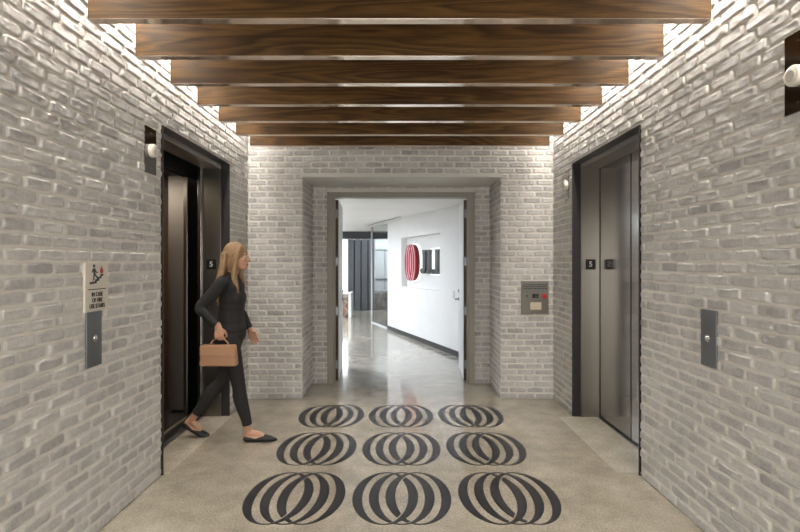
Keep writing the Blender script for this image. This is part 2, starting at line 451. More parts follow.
# ------------------------------------------------------------------ wall fittings
def lantern(side, y, zc, lab, w=.155, h=.34, dz=.03, big=1):
    t = placed('hall_lantern', lab, 'elevator lantern', side, y, zc, 'elevator hall lanterns')
    obj('wall_plate', NB(-w/2,w/2,-.006,.004,-h/2,h/2,.0015), PLATE, t)
    m = Matrix.Translation((0,-.006,dz)) @ Matrix.Rotation(PI/2, 4, 'X')
    LENS = LMAT
    bm = bmesh.new(); lathe(bm, [(.044,0),(.046,.004),(.046,.024),(.042,.031),(.034,.033)], m); obj('lamp_body', bm, LENS, t, True).data.polygons
    bm = bmesh.new(); lathe(bm, [(.028,.030),(.028,.036),(.024,.038)], m); obj('lens', bm, CHROME2, t)
    for s in (-1,1):
        bm = bmesh.new(); lathe(bm, [(.005,0),(.005,.002)], Matrix.Translation((0,-.006,s*h*.38)) @ Matrix.Rotation(PI/2,4,'X'), 12); obj('screw', bm, CHROME, t)
    return t
LMAT = mat('lantern_white_acrylic', (.74,.70,.62), .3); CHROME2 = mat('lantern_lens', (.55,.53,.48), .2)
# left plate: x 145-156, y 126..~182
lantern('L', 3.475, 2.33, 'white round hall lantern on a steel plate left of the open elevator', w=.155, h=.32, dz=.0)
lantern('R', 5.22, 2.36, 'small white hall lantern beyond the closed elevator near the corner', w=.10, h=.30, dz=.0)
lantern('R', 2.19, 2.39, 'large hall lantern cropped by the right edge of the photo', w=.155, h=.356, dz=-.02)

def call_plate(side, y, z, lab):
    t = placed('call_plate', lab, 'call button panel', side, y, z, 'elevator call button panels')
    obj('face_plate', NB(-.070,.070,-.008,.004,-.160,.160,.0015), PLATEG, t)
    m = Matrix.Translation((0,-.008,0)) @ Matrix.Rotation(PI/2,4,'X')
    bm = bmesh.new(); lathe(bm, [(.021,0),(.021,.005),(.0185,.007),(.0185,.004)], m); obj('button_ring', bm, CHROME, t)
    bm = bmesh.new(); lathe(bm, [(.0165,.003),(.0165,.009),(.014,.011)], m); obj('button', bm, CHROME, t, True)
    bm = bmesh.new(); lathe(bm, [(.003,0),(.003,.0012)], Matrix.Translation((0,-.008,-.145)) @ Matrix.Rotation(PI/2,4,'X'), 10); obj('screw', bm, BLACK, t)
call_plate('L', 2.83, 1.125, 'grey steel call button panel just under the fire stairs sign')
call_plate('R', 2.825, 1.125, 'grey steel call button panel alone on the right brick wall')

# fire stairs sign
t = placed('fire_stairs_sign', 'cream sign with a stair pictogram and fire warning on the left wall', 'sign', 'L', 2.845, 1.415)
sw, sh = .108, .138
obj('sign_board', NB(-sw,sw,-.014,.002,-sh,sh,.002), SIGNM, t)
bm = bmesh.new(); yf0, yf1 = -.0155, -.0138
poly(bm, [(-.07,.028),(-.02,.032),(-.02,.043),(.005,.045),(.005,.056),(.028,.058),(.028,.070),(.058,.073),(.058,.062),(.040,.060),(.040,.048),(.018,.046),(.018,.034),(-.006,.031),(-.006,.020),(-.07,.016)], 'y', yf0, yf1)
cyl(bm, (-.030,yf1,.118),(-.030,yf0,.118),.0095,seg=16)
poly(bm, [(-.034,.106),(-.020,.104),(-.010,.088),(.004,.082),(.002,.076),(-.014,.082),(-.019,.089),(-.018,.074),(.006,.052),(.012,.040),(.004,.040),(-.006,.050),(-.024,.066),(-.030,.040),(-.040,.034),(-.044,.038),(-.038,.044),(-.034,.072),(-.036,.092),(-.046,.080),(-.052,.082),(-.044,.100)], 'y', yf0, yf1)
obj('running_figure', bm, INK, t)
bm = bmesh.new(); poly(bm, [(.040,.120),(.046,.108),(.054,.100),(.057,.088),(.050,.076),(.040,.074),(.030,.078),(.026,.090),(.032,.102),(.036,.106)], 'y', yf0, yf1)
obj('flame', bm, REDM, t)
obj('rule_line', NB(-.085,.085,yf0,yf1,-.016,-.011), INK, t)
for k, s in enumerate(('IN CASE','OF FIRE','USE STAIRS')):
    text('lettering', s, .034, INK, t, (0,-.0152,-.043-.033*k), sx=.85)

# alarm panel on the back wall
t = placed('fire_service_panel', 'grey metal fire service panel with a red button on the rear brick wall', 'control panel', 'B', 1.535, 1.55-.4)
t.location.z = 1.55-(297.3-263)*YB/500
obj('back_box', NB(-.155,.155,-.03,.004,-.187,.187,.002), STEELD, t)
obj('instruction_plate', NB(-.148,.148,-.034,-.0295,.055,.180,.001), PLATEG2 if 'PLATEG2' in globals() else mat('engraved_plate', (.20,.195,.185), .45, .3), t)
rn = random.Random(3)
bm = bmesh.new()
for r in range(3):
    x = -.135
    while x < .13:
        l = rn.uniform(.010,.03); box(bm, x, min(x+l,.135), -.0352,-.0338, .145-r*.022-.006, .145-r*.022+.006); x += l+.007
obj('engraved_lines', bm, INK, t)
obj('key_switch_plate', NB(-.032,.038,-.0335,-.0295,-.005,.040), BLACK, t)
bm = bmesh.new(); cyl(bm, (.003,-.033,.018),(.003,-.045,.018),.013); obj('key_switch', bm, CHROME, t)
bm = bmesh.new(); cyl(bm, (-.095,-.03,.018),(-.095,-.037,.018),.014); obj('jewel_light', bm, mat('dull_lens',(.12,.10,.085),.3), t)
bm = bmesh.new(); lathe(bm, [(.02,0),(.02,.006),(.027,.008),(.029,.014),(.024,.021)], Matrix.Translation((.100,-.03,.015)) @ Matrix.Rotation(PI/2,4,'X')); obj('red_button', bm, mat('red_plastic',(.55,.02,.015),.3), t, True)
obj('card_window', NB(-.055,.070,-.0335,-.0295,-.138,-.055,.001), mat('cream_card',(.60,.53,.40),.5), t)

# ------------------------------------------------------------------ floor logos
def ring_mark(a, b, a2, b2, d, g, rows=260):
    """three interlaced rings as x-intervals per row"""
    def hw(A, B, y): return A*math.sqrt(max(0, 1-(y/B)**2)) if abs(y) < B else None
    def intervals(y):
        out = []
        o = hw(a, b, y); i = hw(a2, b2, y)
        if o is None: return []
        br = {}
        for k, c in enumerate((-d, 0, d)):
            if i is None: br[('T',k)] = (c-o, c+o)
            else: br[('L',k)] = (c-o, c-i); br[('R',k)] = (c+i, c+o)
        for (s, k), (x0, x1) in br.items():
            iv = [(x0, x1)]
            if s != 'T':
                over = []
                if y > 0 and s == 'R': over = [br[('L',j)] for j in range(k+1, 3)]; ext = (0, g)
                if y < 0 and s == 'L': over = [br[('R',j)] for j in range(0, k)]; ext = (g, 0)
                for (p, q) in over:
                    p -= ext[0]; q += ext[1]
                    ni = []
                    for (m0, m1) in iv:
                        if m1 <= p or m0 >= q: ni.append((m0,m1)); continue
                        if m0 < p: ni.append((m0,p))
                        if m1 > q: ni.append((q,m1))
                    iv = ni
            out += iv
        out.sort(); mg = []
        for x in out:
            if x[1]-x[0] < 1e-5: continue
            if mg and x[0] <= mg[-1][1]+1e-6: mg[-1] = (mg[-1][0], max(mg[-1][1], x[1]))
            else: mg.append(x)
        return mg
    ysl = [-b*math.cos(PI*k/rows) for k in range(rows+1)]
    tr = []
    for y0_, y1_ in zip(ysl, ysl[1:]):
        e = (y1_-y0_)*.02
        A, B_, M = intervals(y0_+e), intervals(y1_-e), intervals((y0_+y1_)/2)
        if len(A) == len(B_) == len(M): tr += [(y0_, y1_, p[0], p[1], q[0], q[1]) for p, q in zip(A, B_)]
        else: tr += [(y0_, y1_, p[0], p[1], p[0], p[1]) for p in M]
    return tr
MARK = ring_mark(.218, .37, .152, .360, .109, .011)
v, f = [], []
for (ya, yb, a0, a1, b0, b1) in MARK:
    n = len(v); v += [(a0,ya,.0016),(a1,ya,.0016),(b1,yb,.0016),(b0,yb,.0016),(a0,ya,-.002),(a1,ya,-.002),(b1,yb,-.002),(b0,yb,-.002)]
    f += [(n,n+1,n+2,n+3),(n,n+4,n+5,n+1),(n+3,n+2,n+6,n+7),(n+1,n+5,n+6,n+2),(n,n+3,n+7,n+4)]
lg = None
col_w = ['left','middle','right']; row_w = ['row nearest the camera','second row','row nearest the doorway']
for r, yy in enumerate((3.33,4.20,5.09)):
    for c in range(3):
        if lg is None: o = lg = obj('floor_emblem', (v, f), LOGO)
        else: o = lg.copy(); C.objects.link(o)
        o.location = (.012+(c-1)*.706, yy, 0)
        tag(o, 'dark floor emblem of interlaced rings, %s of the %s' % (col_w[c], row_w[r]), 'floor emblem', 'ring emblems on the concrete floor')

# ------------------------------------------------------------------ portal doors
dr = bpy.data.objects.new('door_1', None); C.objects.link(dr); dr['kind'] = 'structure'
y0f, y1f = YD-.035, YD+.13
IX0, IX1, IZ = -.853, .881, 2.391
bm = bmesh.new()
box(bm, FX0, IX0, y0f, y1f, 0, FZ, .003); box(bm, IX1, FX1, y0f, y1f, 0, FZ, .003); box(bm, IX0-.005, IX1+.005, y0f, y1f, IZ, FZ, .003)
box(bm, IX0-.005, IX0+.014, YD+.02, YD+.075, 0, IZ); box(bm, IX1-.014, IX1+.005, YD+.02, YD+.075, 0, IZ)
obj('door_frame', bm, TAUPE, dr)
EDGE = wood_mat('door_edge_wood', cols=[(.045,.024,.013),(.075,.038,.020),(.10,.055,.03)], coat=.1)
LEAFP = mat('door_leaf_paint', (.62,.63,.64), .35)
for s, X, ang in ((-1, IX0, -3.2), (1, IX1, 2.6)):
    lf = obj('door_leaf', NB(0 if s < 0 else -.046, .046 if s < 0 else 0, .004, .86, .008, IZ-.012, .0015), LEAFP, dr)
    lf.location = (X + (.002 if s < 0 else -.002), YD+.135, 0); lf.rotation_euler.z = math.radians(-ang if s < 0 else -ang)
    e = obj('leaf_edge', NB(.004 if s < 0 else -.042, .042 if s < 0 else -.004, .0, .006, .010, IZ-.014), EDGE, lf)
    for z in (.22, .92, 1.57, 2.20):
        bm = bmesh.new()
        xx = .0 if s < 0 else -.0
        cyl(bm, (xx,-.006,z-.055),(xx,-.006,z+.055),.008,seg=12); x0, x1 = (0,.034) if s < 0 else (-.034,0)
        box(bm, x0, x1, -.003, .001, z-.055, z+.055)
        obj('hinge', bm, PLATEG, lf)
    xs = .046 if s < 0 else -.046; sg = 1 if s < 0 else -1
    bm = bmesh.new(); cyl(bm, (xs,.80,1.02),(xs+sg*.012,.80,1.02),.026); cyl(bm,(xs,.80,1.02),(xs+sg*.055,.80,1.02),.010)
    box(bm, *sorted((xs+sg*.045,xs+sg*.063)), .68,.812, 1.010,1.030,.004)
    cyl(bm, (xs,.80,1.14),(xs+sg*.014,.80,1.14),.024)
    obj('handle', bm, PLATEG, lf, False)

# ------------------------------------------------------------------ room beyond
A = Vector((.995,8.16,0)); dv = Vector((-.3377,.9413,0)).normalized(); nv = Vector((.9413,.3377,0)).normalized()
def W(s, k, z): return A + dv*s + nv*k + Vector((0,0,z))
HC = 2.515
s0, s1, n0, n1, nz0, nz1, kd = -1.55, 3.803, .83, 2.857, 1.04, 2.095, .13
bm = bmesh.new()
def quad(bm, *p): bm.faces.new([bm.verts.new(q) for q in p])
for a, b_ in ((s0,n0),(n0,n1),(n1,s1)):
    for c, d in ((0,nz0),(nz0,nz1),(nz1,HC+.05)):
        if a == n0 and c == nz0: continue
        quad(bm, W(a,0,c),W(b_,0,c),W(b_,0,d),W(a,0,d))
quad(bm, W(n0,kd,nz0),W(n1,kd,nz0),W(n1,kd,nz1),W(n0,kd,nz1))
quad(bm, W(n0,0,nz0),W(n0,kd,nz0),W(n0,kd,nz1),W(n0,0,nz1)); quad(bm, W(n1,0,nz0),W(n1,kd,nz0),W(n1,kd,nz1),W(n1,0,nz1))
quad(bm, W(n0,0,nz0),W(n1,0,nz0),W(n1,kd,nz0),W(n0,kd,nz0)); quad(bm, W(n0,0,nz1),W(n1,0,nz1),W(n1,kd,nz1),W(n0,kd,nz1))
quad(bm, W(s1,0,0),W(s1,.25,0),W(s1,.25,HC+.05),W(s1,0,HC+.05)); quad(bm, W(s0,.25,0),W(s1,.25,0),W(s1,.25,HC+.05),W(s0,.25,HC+.05))
bmesh.ops.remove_doubles(bm, verts=bm.verts[:], dist=1e-5)
struct('wall_corridor', bm, WHITEW)
bm = bmesh.new()
p = [W(s0,-.012,0),W(s1+.01,-.012,0),W(s1+.01,.0,0),W(s0,.0,0)]
lo = [bm.verts.new(q) for q in p]; hi = [bm.verts.new(q+Vector((0,0,.09))) for q in p]
bm.faces.new(lo[::-1]); bm.faces.new(hi)
for i in range(4): bm.faces.new((lo[i],lo[(i+1)%4],hi[(i+1)%4],hi[i]))
struct('baseboard_corridor', bm, mat('black_baseboard', (.05,.05,.052), .4))
# rest of the shell
YF = 19.5
struct('ceiling_corridor', NB(-8,4.5,YD+.03,15.3,HC,HC+.06), CEIL)
bm = bmesh.new(); box(bm, -8, FX0+.01, YD+.03, YD+.10, 0, HC+.05); box(bm, FX1-.01, 4.5, YD+.03, YD+.10, 0, HC+.05); box(bm, FX0, FX1, YD+.03, YD+.10, FZ-.01, HC+.05)
struct('wall_corridor_front', bm, WHITEW)
struct('wall_corridor_left', NB(-8.1,-8,YD+.1,YF,0,3.2), WHITEW)
struct('wall_corridor_right', NB(4.5,4.6,YD+.1,YF,0,3.2), WHITEW)
struct('wall_far', NB(-8,4.6,YF,YF+.1,0,3.2), WHITEW)
struct('ceiling_far', NB(-8,4.6,15.3,YF+.1,3.1,3.2), CEIL)
struct('trim_1', NB(-6,3,15.35,15.75,2.30,2.56), mat('dark_beam_paint', (.035,.036,.038), .5))
# ceiling slot diffuser
t = thing('ceiling_slot_diffuser', 'long narrow slot diffuser in the white corridor ceiling', 'air diffuser', (0,0,HC))
def rib(p0, p1, w, h, z):
    p0 = Vector(p0); p1 = Vector(p1); d = (p1-p0).normalized(); n_ = Vector((-d.y,d.x,0))*w/2
    bm = bmesh.new(); q = [p0+n_,p0-n_,p1-n_,p1+n_]
    lo = [bm.verts.new((a.x,a.y,z)) for a in q]; hi = [bm.verts.new((a.x,a.y,z+h)) for a in q]
    bm.faces.new(lo); bm.faces.new(hi[::-1])
    for i in range(4): bm.faces.new((lo[i],lo[(i+1)%4],hi[(i+1)%4],hi[i]))
    return bm
obj('diffuser_frame', rib((.02,10.27,0),(-.83,12.8,0),.15,.02,-.008), mat('white_metal',(.75,.75,.76),.4), t)
obj('slot', rib((.015,10.30,0),(-.82,12.75,0),.05,.01,-.010), mat('slot_shadow_metal',(.18,.18,.19),.6), t)

# emblem sign in the niche : local x = viewer's right (towards the camera), y = into wall
sign_ang = math.atan2(-dv.y, -dv.x)
ctr = W(2.32, .06, 1.56)
t = thing('wall_emblem', 'red three dimensional interlaced ring emblem in the white wall niche', 'sign emblem', ctr, sign_ang)
RED = mat('emblem_red', (.26,.003,.016), .6, spec=.15); REDS = mat('emblem_red_side', (.20,.006,.010), .4)
EW, EH = .335, .375
def super_outline(a, b, n=48, p=2.3):
    out = []
    for k in range(n):
        th = 2*PI*k/n; c, s_ = math.cos(th), math.sin(th)
        out.append((a*math.copysign(abs(c)**(2/p), c), b*math.copysign(abs(s_)**(2/p), s_)))
    return out
bm = bmesh.new(); poly(bm, super_outline(EW, EH), 'y', -.055, .02); obj('emblem_body', bm, REDS, t)
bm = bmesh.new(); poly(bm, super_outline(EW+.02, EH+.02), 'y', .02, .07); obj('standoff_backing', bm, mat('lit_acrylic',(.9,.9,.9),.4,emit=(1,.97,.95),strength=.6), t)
bm = bmesh.new()
for (ya, yb, a0, a1, b0, b1) in ring_mark(.110*2, .37, .150, .362, .112, 0, 120):
    quad(bm, (a0,-.0585,ya),(a1,-.0585,ya),(b1,-.0585,yb),(b0,-.0585,yb))
r = bmesh.ops.extrude_face_region(bm, geom=bm.faces[:])
for e in r['geom']:
    if isinstance(e, bmesh.types.BMVert): e.co.y += .003
ringo = obj('raised_rings', bm, RED, t)
bm = bmesh.new(); poly(bm, super_outline(EW-.01, EH-.006), 'y', -.0565, -.054); obj('white_inlay', bm, mat('pale_red_inlay',(.62,.34,.37),.7), t)
# letters
LET = mat('letter_graphite', (.055,.058,.062), .4)
lt0 = W(1.33, .075, 1.345)
t = thing('wall_lettering', 'dark grey raised letters on white wall beside the red emblem', 'sign lettering', lt0, sign_ang)
def letter(pts, nm='letter'):
    bm = bmesh.new(); poly(bm, pts, 'y', -.05, .0); return obj(nm, bm, LET, t)
Hh = .46
letter([(-.44,0),(-.50,.02),(-.515,.06),(-.49,.10),(-.455,.095),(-.44,.06),(-.41,.05),(-.39,.09),(-.39,Hh-.03),(-.43,Hh-.02),(-.43,Hh),(-.225,Hh),(-.225,Hh-.02),(-.265,Hh-.03),(-.265,.10),(-.29,.03),(-.34,0)])
for x in (-.19, .17):
    letter([(x,0),(x,.02),(x+.04,.03),(x+.04,Hh-.03),(x,Hh-.02),(x,Hh),(x+.20,Hh),(x+.20,Hh-.02),(x+.16,Hh-.03),(x+.16,.035),(x+.235,.04),(x+.27,.09),(x+.30,.09),(x+.29,0)])
obj('backing_plate', NB(-.12,.52,.004,.03,-.02,Hh+.02), mat('lit_acrylic_panel',(.9,.9,.9),.4,emit=(.97,.98,1),strength=.9), t)
# light switch on corridor wall
t = thing('light_switch', 'small white switch plate on the corridor wall near the open door', 'switch', W(.27,-.004,1.02), sign_ang)
obj('cover_plate', NB(-.04,.04,-.006,.004,-.06,.06,.002), mat('switch_plastic',(.55,.55,.56),.4), t)
obj('rocker', NB(-.018,.018,-.010,-.005,-.033,.033,.002), mat('switch_rocker',(.7,.7,.7),.4), t)

# dark slat screen
SLAT = mat('charcoal_slat', (.085,.088,.095), .5)
t = thing('slat_screen', 'dark charcoal screen of tall vertical boards at the far end of the corridor', 'screen', (-1.28,16.3,0))
for k in range(4):
    x0 = -.42+k*.225
    o = obj('board', NB(x0, x0+.19, -.01+ (k%2)*0, .05, .28 if k == 0 else 0.0, 2.32, .004), SLAT, t)
obj('backing_rail', NB(-.43,.43,.05,.09,.0,2.3), mat('charcoal_backing',(.02,.02,.022),.6), t)
struct('window_1', NB(-3.2,-1.74,17.2,17.24,.2,2.34), mat('daylight_window',(.9,.9,.9),.3,emit=(.93,.97,1),strength=2.6))
struct('wall_window_surround', NB(-3.6,-3.2,17.15,17.3,0,2.4), WHITEW)
# reception desk with mosaic front
t = thing('reception_desk', 'white edged reception desk with brown mosaic front beside the dark screen', 'desk', (-1.62,14.2,0))
MOS = mat('brown_mosaic', rough=.3); N, L, b = nodes(MOS)
vo = N.new('ShaderNodeTexVoronoi'); vo.inputs['Scale'].default_value = 11; L.new(N.new('ShaderNodeTexCoord').outputs['Object'], vo.inputs['Vector'])
sp = N.new('ShaderNodeSeparateColor'); L.new(vo.outputs['Color'], sp.inputs[0])
r = ramp(N, [(0,(.10,.045,.025)),(.4,(.28,.15,.08)),(.7,(.20,.20,.19)),(1,(.42,.33,.25))]); L.new(sp.outputs[0], r.inputs[0]); L.new(r.outputs[0], b.inputs['Base Color'])
obj('mosaic_front', NB(-1.2,.15,0,.6,0,.66), MOS, t)
obj('countertop', NB(-1.22,.24,-.02,.65,.66,.70,.004), mat('white_stone',(.8,.8,.8),.25), t)
obj('end_panel', NB(.15,.235,-.01,.64,0,.66,.004), mat('white_panel',(.8,.8,.8),.3), t)
# stone topped low wall and glass partition beyond
t = thing('low_cabinet', 'dark grey marbled low cabinet behind the glass partition', 'cabinet', (-.45,16.4,0))
STN = mat('grey_marble', rough=.3); N, L, b = nodes(STN)
n = noise_node(N, L, N.new('ShaderNodeTexCoord').outputs['Object'], 4, 8, .7); r = ramp(N, [(.35,(.05,.05,.055)),(.55,(.12,.12,.125)),(.7,(.3,.3,.3))]); L.new(n.outputs[0], r.inputs[0]); L.new(r.outputs[0], b.inputs['Base Color'])
obj('cabinet_body', NB(-.38,.9,0,.5,0,.60), STN, t); obj('cabinet_top', NB(-.39,.91,-.02,.52,.60,.63), STN, t)
for z, h_, c in ((2.02,.20,(.9,.9,.9)),(1.0,.02,(.25,.25,.26))):
    pass
t = thing('display_wall', 'pale panelled wall with thin metal rail behind the glass partition', 'wall panel', (-.45,17.4,0))
obj('panel_board', NB(-.4,1.5,0,.05,0,2.4), mat('pale_grey_panel',(.50,.51,.52),.4), t)
obj('top_band', NB(-.4,1.5,-.05,0,2.02,2.22), mat('white_band',(.85,.85,.85),.4), t)
obj('rail', NB(-.4,1.5,-.03,0,.98,1.01), PLATEG, t)
obj('rail', NB(-.08,-.06,-.03,0,.63,2.02), PLATEG, t)
GL = mat('partition_glass', (.93,.97,.96), .02, trans=1, ior=1.12)
t = thing('glass_partition', 'clear glass partition continuing from the end of the white corridor wall', 'glass partition', W(s1,0,0), sign_ang)
obj('glass_pane', NB(-1.35,-.02,.02,.032,.03,HC-.03), GL, t)
bm = bmesh.new(); box(bm,-1.37,0,.0,.05,0,.03); box(bm,-1.37,0,.0,.05,HC-.03,HC-.002); box(bm,-1.39,-1.35,.0,.05,0,HC-.002)
obj('track', bm, mat('pale_metal',(.55,.56,.57),.5), t)

# unseen ceiling panels added to light the far room, outside the doorway's view
PAN = mat('fill_panel', (.9,.9,.9), .5, emit=(.86,.93,1), strength=27)
for x, y, lab in ((-2.6,8.2,'nearest the lobby doors'),(-2.6,10.8,'in the middle of the corridor'),(-3.2,13.6,'near the reception desk'),(-.2,16.0,'beyond the dark beam')):
    t = thing('added_panel_light', 'added unseen square ceiling light left in the corridor, '+lab, 'ceiling light', (x,y,HC if y < 15 else 3.1), 0, 'added corridor ceiling lights')
    obj('frame', NB(-.64,.64,-.64,.64,-.010,.0), mat('light_frame',(.7,.7,.7),.4), t); obj('diffuser', NB(-.6,.6,-.6,.6,-.016,-.010), PAN, t)

# ------------------------------------------------------------------ the person walking out of the elevator
class Shell:
    """closed shells gathered in plain lists, fused later by a voxel remesh"""
    def __init__(self): self.v = []; self.f = []
    def sphere(self, c, r, nu=20, nv=12):
        n = len(self.v); c = Vector(c)
        self.v.append(c+Vector((0,0,r[2])))
        for j in range(1, nv):
            t = PI*j/nv
            for i in range(nu):
                a = 2*PI*i/nu; self.v.append(c+Vector((r[0]*math.sin(t)*math.cos(a), r[1]*math.sin(t)*math.sin(a), r[2]*math.cos(t))))
        self.v.append(c-Vector((0,0,r[2]))); last = len(self.v)-1
        for i in range(nu):
            self.f.append((n, n+1+i, n+1+(i+1)%nu)); b0 = n+1+(nv-2)*nu; self.f.append((last, b0+(i+1)%nu, b0+i))
            for j in range(nv-2):
                p = n+1+j*nu; self.f.append((p+i, p+nu+i, p+nu+(i+1)%nu, p+(i+1)%nu))
    def cone(self, p0, p1, r0, r1, nu=18):
        p0 = Vector(p0); p1 = Vector(p1); d = p1-p0
        if d.length < 1e-6: return
        q = d.to_track_quat('Z','Y'); n = len(self.v)
        for p, r in ((p0,r0),(p1,r1)):
            for i in range(nu):
                a = 2*PI*i/nu; self.v.append(p + q @ Vector((r*math.cos(a), r*math.sin(a), 0)))
        for i in range(nu): self.f.append((n+i, n+(i+1)%nu, n+nu+(i+1)%nu, n+nu+i))
        self.f.append(tuple(n+i for i in reversed(range(nu)))); self.f.append(tuple(n+nu+i for i in range(nu)))
def ell(bm, c, r, rot=None): bm.sphere(c, r, 26, 16)
def chain(bm, pts):
    """pts = [(point, radius)]: tapering limb with round joints"""
    for p, r in pts: bm.sphere(p, (r,r,r))
    for (p, r), (q, t_) in zip(pts, pts[1:]): bm.cone(p, q, r, t_)
def smoothchain(pts, n=5):
    """spline through the points so limbs bulge and taper smoothly"""
    out = []
    P = [Vector(p) for p, r in pts]; Rr = [r for p, r in pts]
    for i in range(len(P)-1):
        a, b_, c, d = P[max(i-1,0)], P[i], P[i+1], P[min(i+2,len(P)-1)]
        ra, rb, rc, rd = Rr[max(i-1,0)], Rr[i], Rr[i+1], Rr[min(i+2,len(P)-1)]
        for k in range(n):
            t = k/n; f = lambda a,b_,c,d: .5*((2*b_)+(c-a)*t+(2*a-5*b_+4*c-d)*t*t+(3*b_-a-3*c+d)*t**3)
            out.append((f(a,b_,c,d), f(ra,rb,rc,rd)))
    out.append((P[-1], Rr[-1])); return out
def fuse(name, bm, m, parent, vox=.006, it=4):
    o = obj(name, (bm.v, bm.f), m, parent)
    md = o.modifiers.new('r','REMESH'); md.mode = 'VOXEL'; md.voxel_size = vox; md.use_smooth_shade = True
    ms = o.modifiers.new('s','SMOOTH'); ms.factor = .5; ms.iterations = it
    bpy.context.view_layer.update()
    me = bpy.data.meshes.new_from_object(o.evaluated_get(bpy.context.evaluated_depsgraph_get()))
    me.name = name
    o.modifiers.clear(); o.data = me
    if not me.materials: me.materials.append(m)
    for p in me.polygons: p.use_smooth = True
    return o
def hand(bm, wrist, d, nrm, side, curl, spread=.10):
    """d along the hand, nrm = out of the palm, side = towards the thumb"""
    d = Vector(d).normalized(); s = Vector(side); s = (s - d*s.dot(d)).normalized(); n = Vector(nrm); n = (n - d*n.dot(d) - s*n.dot(s)).normalized()
    w = Vector(wrist); chain(bm, [(w-d*.02,.023),(w+d*.01,.023)])
    for k in range(4):
        chain(bm, [(w+s*(.010-.007*k),.018),(w+d*.078+s*(.028-.019*k),.0125)])
    for k, ln in enumerate((.068,.076,.070,.055)):
        base = w + d*(.080-(.006 if k == 3 else 0)) + s*(.028-.0195*k); dirv = (d + s*spread*(1.2-k*.8)).normalized()
        pts = [(base,.0095)]; ang = curl*.5
        for j, fr in enumerate((.45,.31,.24)):
            v = dirv*math.cos(ang) + n*math.sin(ang); base = base + v*ln*fr; pts.append((base,.0088-.001*j)); ang += curl*.75
        chain(bm, pts)
    b0 = w + d*.022 + s*.020; b1 = b0 + (d*.55+s*.6+n*.35).normalized()*.036; b2 = b1+(d*.85+s*.15+n*.5).normalized()*.030; b3 = b2+(d*.9-s*.1+n*.5).normalized()*.022
    chain(bm, [(b0,.016),(b1,.0115),(b2,.010),(b3,.0085)])
SKIN = mat('skin', (.50,.28,.185), .5); nodes(SKIN)[2].inputs['Subsurface Weight'].default_value = .08
TOP = mat('black_knit', (.014,.014,.015), .85); TRS = mat('black_trousers', (.016,.015,.016), .8)
SHOE = mat('black_leather', (.012,.012,.013), .35); HAIRM = mat('dark_blonde_hair', rough=.45)
N, L, b = nodes(HAIRM); n = noise_node(N, L, N.new('ShaderNodeTexCoord').outputs['Object'], 1, 3, .6, (220,220,6))
r = ramp(N, [(.3,(.13,.07,.032)),(.55,(.27,.165,.085)),(.75,(.42,.29,.16))]); L.new(n.outputs[0], r.inputs[0]); L.new(r.outputs[0], b.inputs['Base Color']); bump(N, L, b, n.outputs[0], .4, .004)
pr = thing('person', 'person in black stepping out of the left elevator, carrying a tan bag', 'person', (-1.485, 4.405, 0))
# joints
RH, RK, RA = (.0,-.085,.90), (.088,-.078,.495), (.168,-.055,.095)
LH, LK, LA = (-.01,.085,.90), (-.105,.07,.500), (-.365,.05,.165)
RS, RE, RW = (-.015,-.175,1.385), (-.190,-.215,1.175), (-.020,-.262,1.02)
LS, LE, LW = (.0,.175,1.385), (-.005,.215,1.130), (.105,.205,.935)
HC_ = Vector((.052,0,1.60))
bm = Shell()
# trunk
for c, rr in (((-.005,0,.93),(.105,.155,.10)),((.0,0,1.03),(.088,.128,.10)),((.005,0,1.12),(.082,.118,.10)),((.005,0,1.23),(.098,.140,.11)),((.0,0,1.33),(.095,.155,.085)),((-.005,0,1.395),(.065,.130,.05))): ell(bm, c, rr)
ell(bm, (-.05,0,.90), (.085,.14,.085))
chain(bm, [((-.005,0,1.40),.058),((.012,0,1.46),.050),((.030,0,1.53),.047)])
for H_, K_, A_ in ((RH,RK,RA),(LH,LK,LA)):
    H_, K_, A_ = map(Vector,(H_,K_,A_))
    back = Vector((-.012,0,0))
    chain(bm, smoothchain([(H_,.086),(H_.lerp(K_,.45),.070),(K_,.050),(K_.lerp(A_,.3)+back,.052),(K_.lerp(A_,.75),.036),(A_,.032)]))
# feet
def foot(bm, A_, heel, ball, toe, g=0):
    A_, heel, ball, toe = map(Vector,(A_,heel,ball,toe))
    chain(bm, smoothchain([(A_,.031+g),(A_.lerp(heel,.6),.031+g),(heel,.026+g)]))
    chain(bm, smoothchain([(A_.lerp(heel,.35),.031+g),(A_.lerp(ball,.55),.029+g),(ball,.024+g),(toe,.014+g)]))
    for s in (-.018,.016): chain(bm, [(heel+Vector((0,s*.6,0)),.022+g),(ball+Vector((0,s,0)),.020+g),(toe+Vector((0,s*.5,0)),.012+g)])
RF = (RA,(.150,-.055,.034),(.315,-.055,.030),(.385,-.055,.020)); LF = (LA,(-.415,.05,.115),(-.290,.05,.034),(-.238,.05,.022))
foot(bm, *RF); foot(bm, *LF)
# arms
for S_, E_, W_ in ((RS,RE,RW),(LS,LE,LW)):
    S_, E_, W_ = map(Vector,(S_,E_,W_))
    chain(bm, smoothchain([(S_,.050),(S_.lerp(E_,.5),.042),(E_,.034),(E_.lerp(W_,.3),.035),(W_,.023)]))
hand(bm, RW, (.10,-.02,-1), (0,1,0), (1,0,0), 1.25, .02)
hand(bm, LW, (.42,-.05,-.9), (-.1,-1,0), (.9,0,.42), .55)
